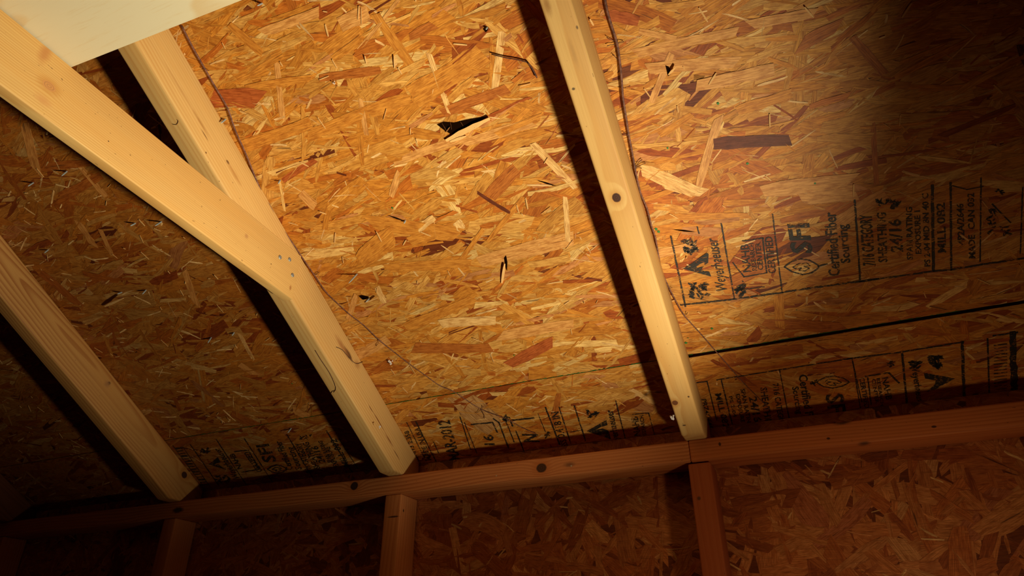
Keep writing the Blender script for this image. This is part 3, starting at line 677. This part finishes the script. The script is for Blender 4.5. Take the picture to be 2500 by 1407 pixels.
beam('top_plate', JX+0.0003, XR, 0, SD, PLATE_B, 0, 'x', lumber('plate_timber_right', lin(204, 126, 70), RED_L, (0.03, -0.13), 0.0056, mq, 17, 0.9), 'reddish top plate right of the joint, under the black shadow band', 'beam', 'plates along the top of the wall')
stud_lab = ['wall stud at the bottom left corner, almost lost in the dark', 'wall stud below the left rafter, dim and orange on its right side',
            'wall stud below the rafter with pitch streaks, crack-like mark near its top', 'rough reddish wall stud below the middle rafter, gap above its end']
for i, x in enumerate(RX):
    cz = (FLOOR+0.0381+PLATE_B)/2; mm = []
    cs = Vector((x, SD/2, cz)); top = PLATE_B-(0.0028 if i == 3 else 0.0004)
    if i == 2:
        q = hit(985, 1247, (1, 0, 0), (x+T/2, 0, 0))-cs; mm = [((q.z, q.x, q.y), (.0035, .01, .0025), (.02, .01, .006), .4, False)]
        q = hit(960, 1262, (0, 1, 0), (0, 0, 0))-cs; mm.append(((q.z, q.x, q.y), (.002, .016, .01), (.03, .014, .008), .5, False))
    if i == 3:
        q = hit(1706, 1215, (0, 1, 0), (0, 0, 0))-cs; mm = [((q.z, q.x, q.y), (.004, .004, .006), (.09, .04, .02), .6, False)]
    mt = lumber('stud_timber_%d' % i, (lin(196, 124, 74), lin(200, 132, 78), lin(206, 140, 84), lin(176, 100, 58))[i], RED_L, (0.04+0.01*i, 0.07), 0.006, mm, 20+i, 0.5)
    beam('wall_stud', x-T/2, x+T/2, 0.0, SD, FLOOR+0.0381, top, 'z', mt, stud_lab[i], 'stud', 'studs of the framed wall', bev=0.003)
beam('bottom_plate', XL, XR, 0, SD, FLOOR, FLOOR+0.0375, 'x', lumber('plate_timber_bottom', RED_B, RED_L, (0.03, -0.13), 0.006, (), 30, 0.6), 'timber plate on the floor under the wall studs', 'beam')

# wall sheathing: strand board, detailed where the photo shows it
WF = ((0, SD+0.0030, 0), (1, 0, 0), (0, 0, 1), (0, -1, 0))
WS = [(.26, (.06, .12), (.018, .040)), (.46, (.05, .11), (.009, .022)), (.18, (.03, .08), (.004, .010)), (.10, (.010, .04), (.0014, .0040))]
wtop = RF.z - (SD+0.003-RF.y)*math.tan(TH) - 0.002
wall = strand_board('wall_back', XL, XR, FLOOR, wtop, 17000, 0.0009, M_WALL, WF, rng, WS, 0.9, 0.5, WALL_PAL, 0.010)
tag(wall, 'framed wall sheathed in smooth reddish strand board', 'wall', kind='structure')

# ------------------------------------------------------------------ the rest of the shed, out of the photo
def simple_board(name, c1, c2):
    k = N(name); co = k.node('ShaderNodeTexCoord').outputs['Object']
    v = k.node('ShaderNodeTexVoronoi'); v.inputs['Scale'].default_value = 28; k.link(k.vmath('MULTIPLY', co, (1, 1, 3)), v.inputs['Vector'])
    k.link(k.mix(k.noise(v.outputs['Color'], 3), c1, c2), k.b.inputs['Base Color']); k.b.inputs['Roughness'].default_value = .7
    return k.m
M_SB = simple_board('plain_strand_board', lin(150, 92, 50), lin(120, 66, 34))
YW = -2.43
def box(name, a, b_, mat, label): 
    pts = [(x, y, z) for z in (a[2], b_[2]) for x, y in ((a[0], a[1]), (b_[0], a[1]), (b_[0], b_[1]), (a[0], b_[1]))]
    return slab(name, pts, mat, label=label)
box('floor', (XL, YW, FLOOR-0.02), (XR, SD+0.013, FLOOR-0.0005), M_SB, 'plywood floor of the shed')
box('wall_front', (XL, YW-0.02, FLOOR), (XR, YW, 0.06), M_SB, 'wall opposite the framed wall')
ridge = roofp(0, RIDGE_V, 0)
for nm, xa, xb in (('wall_left', XL-0.02, XL-0.0005), ('wall_right', XR+0.0005, XR+0.02)):
    poly = [(SD+0.012, FLOOR), (SD+0.012, 0.03), (ridge.y, ridge.z-0.001), (YW, 0.03), (YW, FLOOR)]
    vs, fs = prism(poly, 1, 2, xa, xb, 0); tag(mesh_obj(nm, vs, fs, M_SB), 'gable end wall of the shed', kind='structure')
rp = [(x, y, z+h) for h in (0.001, 0.012) for x, y, z in ((XL, ridge.y, ridge.z), (XR, ridge.y, ridge.z), (XR, YW-.02, ridge.z+(YW-.02-ridge.y)*math.tan(TH)), (XL, YW-.02, ridge.z+(YW-.02-ridge.y)*math.tan(TH)))]
slab('ceiling', rp, M_SB, label='roof slope on the far side of the ridge')

# ------------------------------------------------------------------ tie with its nails, loft sheet
TX0 = RX[2]+T/2+0.0004; TB = 0.0192; TX1 = TX0+TB
TIE_E = -0.408; TIE_S = 0.051
def tie_z(y): return 0.1975 + TIE_S*(TIE_E-y)
TIE_H = 0.0878
ty = Vector((0, -1, TIE_S)).normalized(); tz = Vector((0, TIE_S, 1)).normalized()
tmw = frame(Vector(((TX0+TX1)/2, TIE_E, tie_z(TIE_E)+TIE_H/2)), ty, ty.cross(tz)*-1.0, tz)
tmw = frame(Vector(((TX0+TX1)/2, TIE_E, tie_z(TIE_E)+TIE_H/2)), ty, tz.cross(ty), tz)
LT = 1.45
nT, pT = (1, 0, 0), (TX1, 0, 0)
mt = [(mk(tmw, 120, 210, nT, pT), (.0085, .01, .0062), (0.40, .20, .07), .4, True), (mk(tmw, 105, 245, nT, pT), (.013, .01, .008), (0.52, .27, .09), .9, False), (mk(tmw, 110, 130, nT, pT), (.009, .01, .020), (0.45, .2, .06), .95, False),
      (mk(tmw, 602, 577, nT, pT), (.005, .006, .005), (0.42, .22, .08), .8, False), (mk(tmw, 709, 703, nT, pT), (.003, .004, .006), (0.35, .15, .04), .7, False), (mk(tmw, 662, 645, nT, pT), (.0014, .003, .0012), (0.06, .02, .01), .4, False),
      (mk(tmw, 265, 345, nT, pT), (.0012, .003, .0012), (0.06, .02, .01), .4, False), (mk(tmw, 70, 275, nT, pT), (.013, .02, .004), (0.20, .08, .03), .8, False)]
vs, fs = prism([(-0.0, -TIE_H/2), (LT, -TIE_H/2), (LT, TIE_H/2), (0.0+0.002, TIE_H/2)], 0, 2, -TB/2, TB/2, 1)
tie = mesh_obj('collar_tie', vs, fs, lumber('tie_timber', lin(208, 170, 104), lin(182, 130, 64), (0.01, 0.16), 0.0034, mt, 5, 0.75, wobble=0.016), mw=tmw); bevel_obj(tie, 0.0018, 3)
tag(tie, 'broad pale yellow tie board slanting down from the top left, nailed to a rafter', 'beam')
M_NAIL = flat_mat('dull_zinc', (0.30, 0.34, 0.36), 0.45, 0.7)
def disc_nail(px, py, r=0.0036):
    p = hit(px, py, nT, pT); n = 12; vs = []
    for dx, rr in ((-0.004, r), (0.0007, r), (0.0012, r*0.8)):
        vs += [Vector((p.x+dx, p.y+rr*math.cos(t), p.z+rr*math.sin(t))) for t in [i*math.tau/n for i in range(n)]]
    fs = [tuple(range(2*n, 3*n)), tuple(range(n))[::-1]] + [(k*n+i, k*n+(i+1) % n, (k+1)*n+(i+1) % n, (k+1)*n+i) for k in range(2) for i in range(n)]
    o = mesh_obj('nail_head', vs, fs, M_NAIL, tie); o['label'] = 'round grey nail head'
for px, py in ((683.5, 628.5), (707, 634), (714, 672)): disc_nail(px, py)

def ply_mat():
    k = N('pale_plywood'); co = k.node('ShaderNodeTexCoord').outputs['Object']
    wb = k.noise(k.vmath('MULTIPLY', co, (2.2, 7, 1)), 1.0, 3.0, 0.55)
    r = k.math('FRACT', k.math('MULTIPLY', wb, 4.0))
    band = k.math('MULTIPLY', k.mapr(r, 0.55, 0.9, 0, 1), k.mapr(r, 0.90, 0.97, 1, 0))
    fib = k.noise(k.vmath('MULTIPLY', co, (25, 420, 1)), 1.0, 4.0, .6)
    lowf = k.noise(k.vmath('MULTIPLY', co, (3, 9, 1)), 1.0, 2.0)
    c_ = k.mix(k.math('MULTIPLY', band, 0.5), lin(206, 196, 164), lin(196, 160, 100))
    c_ = k.mix(k.mapr(fib, .5, .78, 0, .4), c_, lin(194, 166, 114)); c_ = k.mix(k.mapr(lowf, .45, .7, 0, .5), c_, lin(200, 188, 156))
    k.link(c_, k.b.inputs['Base Color']); k.b.inputs['Roughness'].default_value = .55; k.bump(fib, .1, .0004)
    return k.m
ys = -0.855
zs = tie_z(ys)+TIE_H+0.0014
pts = []
for h in (0, 0.0115):
    for x, y in ((-0.47, -0.8565), (0.11, -0.835), (0.11, -1.62), (-0.47, -1.62)):
        pts.append((x, y, zs + TIE_S*(ys-y)*1.0 + h))
loft = mesh_obj('loft_sheet', pts, [(0, 3, 2, 1), (4, 5, 6, 7), (0, 1, 5, 4), (1, 2, 6, 5), (2, 3, 7, 6), (3, 0, 4, 7)], ply_mat())
tag(loft, 'pale smooth plywood sheet lying on the tie board at the top left', 'board')

# ------------------------------------------------------------------ vines, twigs, nails, lint
def tube(name, pts, rads, mat, parent=None, sides=7, res=3):
    # Catmull-Rom through the points, skinned
    P = [Vector(p) for p in pts]; out = []; rr = []
    for i in range(len(P)-1):
        p0 = P[max(i-1, 0)]; p1_ = P[i]; p2_ = P[i+1]; p3_ = P[min(i+2, len(P)-1)]
        for k in range(res):
            t = k/res
            out.append(0.5*((2*p1_)+(p2_-p0)*t+(2*p0-5*p1_+4*p2_-p3_)*t*t+(3*p1_-p0-3*p2_+p3_)*t**3)); rr.append(rads[i]*(1-t)+rads[i+1]*t)
    out.append(P[-1]); rr.append(rads[-1])
    vs, fs = [], []; ref = Vector((0.3, 0.2, 1)).normalized()
    for i, p in enumerate(out):
        d = (out[min(i+1, len(out)-1)]-out[max(i-1, 0)]).normalized(); a_ = d.cross(ref).normalized(); b2 = d.cross(a_)
        for s_ in range(sides):
            t = s_*math.tau/sides; vs.append(p+(a_*math.cos(t)+b2*math.sin(t))*rr[i])
    for i in range(len(out)-1):
        for s_ in range(sides):
            fs.append((i*sides+s_, i*sides+(s_+1) % sides, (i+1)*sides+(s_+1) % sides, (i+1)*sides+s_))
    fs += [tuple(range(sides))[::-1], tuple(range((len(out)-1)*sides, len(out)*sides))]
    o = mesh_obj(name, vs, fs, mat, parent)
    for p in o.data.polygons: p.use_smooth = True
    return o
def bark(name, c1, c2):
    k = N(name); co = k.node('ShaderNodeTexCoord').outputs['Object']
    k.link(k.mix(k.mapr(k.noise(co, 240, 3), .35, .65), c1, c2), k.b.inputs['Base Color']); k.b.inputs['Roughness'].default_value = .7; k.bump(k.noise(co, 500, 2), .5, .0004)
    return k.m
M_VINE = bark('vine_bark', lin(128, 84, 66), lin(84, 50, 38)); M_TWIG = bark('dark_twig', lin(96, 54, 34), lin(58, 32, 22))
def vine(pts, r0, r1, label, sprigs, h=0.006, mat=None):
    n = len(pts); rads = []
    base = []
    for i, (px, py) in enumerate(pts):
        t = i/(n-1); hh = (h if i % 4 else h*0.7)+0.0012
        u_, v_ = roof_uv(px, py, hh); base.append(roofp(u_, v_, hh)); rads.append(r0*(1-t)+r1*t)
    o = tube('dried_vine', base, rads, mat or M_VINE); tag(o, label, 'vine')
    for (i, dirs) in sprigs:
        tv, tf = [], []
        for (dx, dy, l_) in dirs:
            u_, v_ = roof_uv(pts[i][0], pts[i][1], h); q = [roofp(u_, v_, h)]
            cx, cy = pts[i]
            for s_ in range(1, 5):
                cx += dx*l_/4 + random.uniform(-2.5, 2.5); cy += dy*l_/4 + random.uniform(-2.5, 2.5)
                hh = h*0.8+random.uniform(-.001, .002); uu, vv = roof_uv(cx, cy, hh); q.append(roofp(uu, vv, hh))
            tb = tube('tmp', q, [0.00055, .0005, .0004, .0004, .0007], M_TWIG, None, 5, 2)
            b0 = len(tv); tv += [v.co.copy() for v in tb.data.vertices]; tf += [tuple(j+b0 for j in p.vertices) for p in tb.data.polygons]
            me = tb.data; bpy.data.objects.remove(tb); bpy.data.meshes.remove(me)
        mesh_obj('tendril', tv, tf, M_TWIG, o)
    return o
vine([(443, 62), (470, 115), (500, 168), (524, 210), (545, 245), (558, 270), (575, 320), (600, 375), (622, 430), (640, 472), (660, 505), (688, 555), (722, 605), (742, 635), (765, 668), (795, 712), (825, 742), (856, 770), (890, 796), (925, 830), (965, 862), (1005, 893), (1040, 918), (1075, 943), (1105, 955), (1140, 978), (1175, 1000), (1205, 1012), (1240, 1025), (1275, 1045), (1310, 1060)],
     0.00155, 0.0006, 'thin dried vine running down beside the rafter with pitch streaks', [(2, [(-1, .3, 10), (.7, .5, 12)]), (8, [(-1, .8, 22), (-.6, 1.2, 18)]), (14, [(.9, -.2, 10)]), (19, [(-.5, .9, 14), (.7, .2, 10)]), (26, [(.2, 1, 16), (-.9, .4, 14), (.6, -.6, 12)])], 0.004)
vine([(1475, -12), (1482, 25), (1492, 60), (1506, 105), (1513, 150), (1518, 200), (1521, 240), (1529, 290), (1535, 330), (1543, 370), (1550, 410), (1556, 440), (1565, 475), (1580, 510), (1590, 550), (1600, 580), (1607, 620), (1615, 660), (1632, 700), (1650, 735), (1670, 770), (1692, 795), (1715, 820), (1745, 855), (1780, 895), (1815, 935), (1850, 970), (1880, 1000)],
     0.0020, 0.0007, 'thicker dried vine with curled tendrils hanging right of the middle rafter', [(3, [(-1, -.5, 26), (-.8, .2, 34), (-.4, -1, 22), (1, .2, 16)]), (4, [(-.9, -.7, 20)]), (8, [(-1, .2, 14), (-.7, -.6, 16)]), (10, [(1, -.4, 22), (.7, -.8, 26), (-.8, .4, 12), (1, .3, 14)]), (18, [(.7, .5, 12), (-.4, .8, 12)]), (20, [(.8, -.2, 10)])], 0.005)
def twig(pts, r, label, h=0.003, mat=None, cat='twig', name='twig'):
    P = []
    for i, (px, py) in enumerate(pts): u_, v_ = roof_uv(px, py, h+INK_H); P.append(roofp(u_, v_, h+INK_H))
    o = tube(name, P, [r]*len(P), mat or M_TWIG, None, 6, 3); tag(o, label, cat); return o
twig([(1200, 132), (1235, 141), (1265, 146), (1288, 152)], .0009, 'short dark twig lying across the roof board left of the middle rafter')
twig([(1288, 152), (1300, 168), (1311, 190)], .0013, 'bent brown twig end beside the shadow of the middle rafter', .004)
def face_tube(pts, n, p0, r, label, name='twig', cat='twig', off=0.0008, mat=None):
    nn = Vector(n).normalized()
    P = [hit(px, py, n, p0)+nn*off for px, py in pts]
    o = tube(name, P, [r]*len(P), mat or M_TWIG, None, 5, 3); tag(o, label, cat); return o
nb, pb = NRM, roofp(RX[2], 0, D)
face_tube([(770, 855), (785, 880), (805, 910), (820, 945), (815, 958)], nb, pb, .0004, 'hair-thin curled tendril on the underside of the rafter with pitch streaks', 'tendril_scrap', 'tendril')
face_tube([(820, 953), (812, 955), (808, 962)], nb, pb, .0004, 'tiny dark tendril crumb below the curled one', 'tendril_scrap', 'tendril')
face_tube([(422, 303), (432, 304), (436, 296), (433, 292)], nb, pb, .0003, 'small curl of dead tendril on the rafter edge below the plywood', 'tendril_scrap', 'tendril')
face_tube([(820, 848), (835, 855), (850, 872), (868, 888), (885, 884)], (1, 0, 0), (RX[2]+T/2, 0, 0), .0006, 'dark tendril curling out of the pitch pocket on the rafter', 'tendril_scrap', 'tendril')

M_SHANK = flat_mat('zinc_shank', (0.36, 0.42, 0.43), 0.55, 0.4)
nails = [(164, 418, 150, 430, 'pointed nail end nearest below the tie board, brightest of its row'), (82, 446, 68, 455, 'nail end at the far left, left of a brighter one'),
         (395, 541, 378, 552, 'nail end sticking out just under the tie board lower edge'), (331, 545, 318, 552, 'nail end left of the one under the tie board edge'),
         (118, 708-98, 108, 618, 'nail end low beside the left rafter'), (298, 714, 286, 718, 'nail end above the loose bright wood chip'),
         (357, 708, 347, 719, 'nail end right of the loose bright wood chip'), (572, 812, 566, 820, 'nail end at the head of a long pale splinter'),
         (516, 824, 507, 838, 'nail end left of the long pale splinter'), (711, 1046, 702, 1058, 'nail end just below the panel joint, left bay'),
         (551, 291, 539, 301, 'nail end close to the rafter edge below the plywood sheet'), (684, 440, 679, 449, 'nail end beside the thin vine in the middle bay'),
         (872, 669, 851, 692, 'longest nail end in the middle bay, above a torn hole'), (903, 728, 893, 738, 'nail end standing in the small torn hole'),
         (990, 538, 986, 546, 'nail end in the crack at the middle of the board'), (640, 8, 628, 14, 'nail end at the plywood sheet edge, top of the photo'), (1190, 66, 1186, 72, 'nail end in the torn pit near the top')]
for (x0, y0, x1, y1, lab) in nails:
    u_, v_ = roof_uv(x0, y0, 0.0); A = roofp(u_, v_, -0.004); A2 = roofp(u_, v_, 0.0)
    # tip: the point on the ray of (x1,y1) nearest to straight out of the board at a shank's length
    dq = (Vector((x1-x0, y1-y0))).length*0.0009
    u1, v1 = roof_uv(x1, y1, dq); Tp = roofp(u1, v1, dq)
    o = tube('roofing_nail', [A2+(A2-Tp)*0.25, A2, A2.lerp(Tp, .72), Tp], [.0014, .0014, .0014, .0003], M_SHANK, None, 8, 1)
    tag(o, lab, 'nail', 'roofing nail tips coming through the sheathing')
chip = splinter((261, 745), (313, 719), 9, 0.004, 0.012, None, 'wood_chip', M_SPL); tag(chip, 'loose bright wood chip hanging off the dark left bay', 'wood chip')
M_LINT = flat_mat('white_lint', (0.75, 0.72, 0.68), .9)
def lint(px, py, h, label, size=0.0035):
    u_, v_ = roof_uv(px, py, h); c_ = roofp(u_, v_, h); bm = bmesh.new(); rr = random.Random(px)
    for _ in range(7):
        m = bmesh.ops.create_icosphere(bm, subdivisions=1, radius=size*rr.uniform(.25, .55))
        off = Vector((rr.uniform(-1, 1), rr.uniform(-1, 1), rr.uniform(-1, 1)))*size*0.9
        for v in m['verts']: v.co = Vector((v.co.x*rr.uniform(.6, 1.4), v.co.y, v.co.z*1.3))+off
    me = bpy.data.meshes.new('lint'); bm.to_mesh(me); bm.free(); me.materials.append(M_LINT)
    o = bpy.data.objects.new('lint', me); COL.objects.link(o); o.location = c_; tag(o, label, 'lint')
lint(955, 885, 0.005, 'white fluffy speck beside the thin vine below mid photo', .004)
lint(1641, 1020, 0.080, 'white shred sticking out left of the middle rafter near its foot', .004)
lint(816, 202, 0.004, 'tiny white fleck on the bright board near the top', .0018)
lint(927, 1043, 0.079, 'small white crumb on the broad face near the foot of a rafter', .0022)
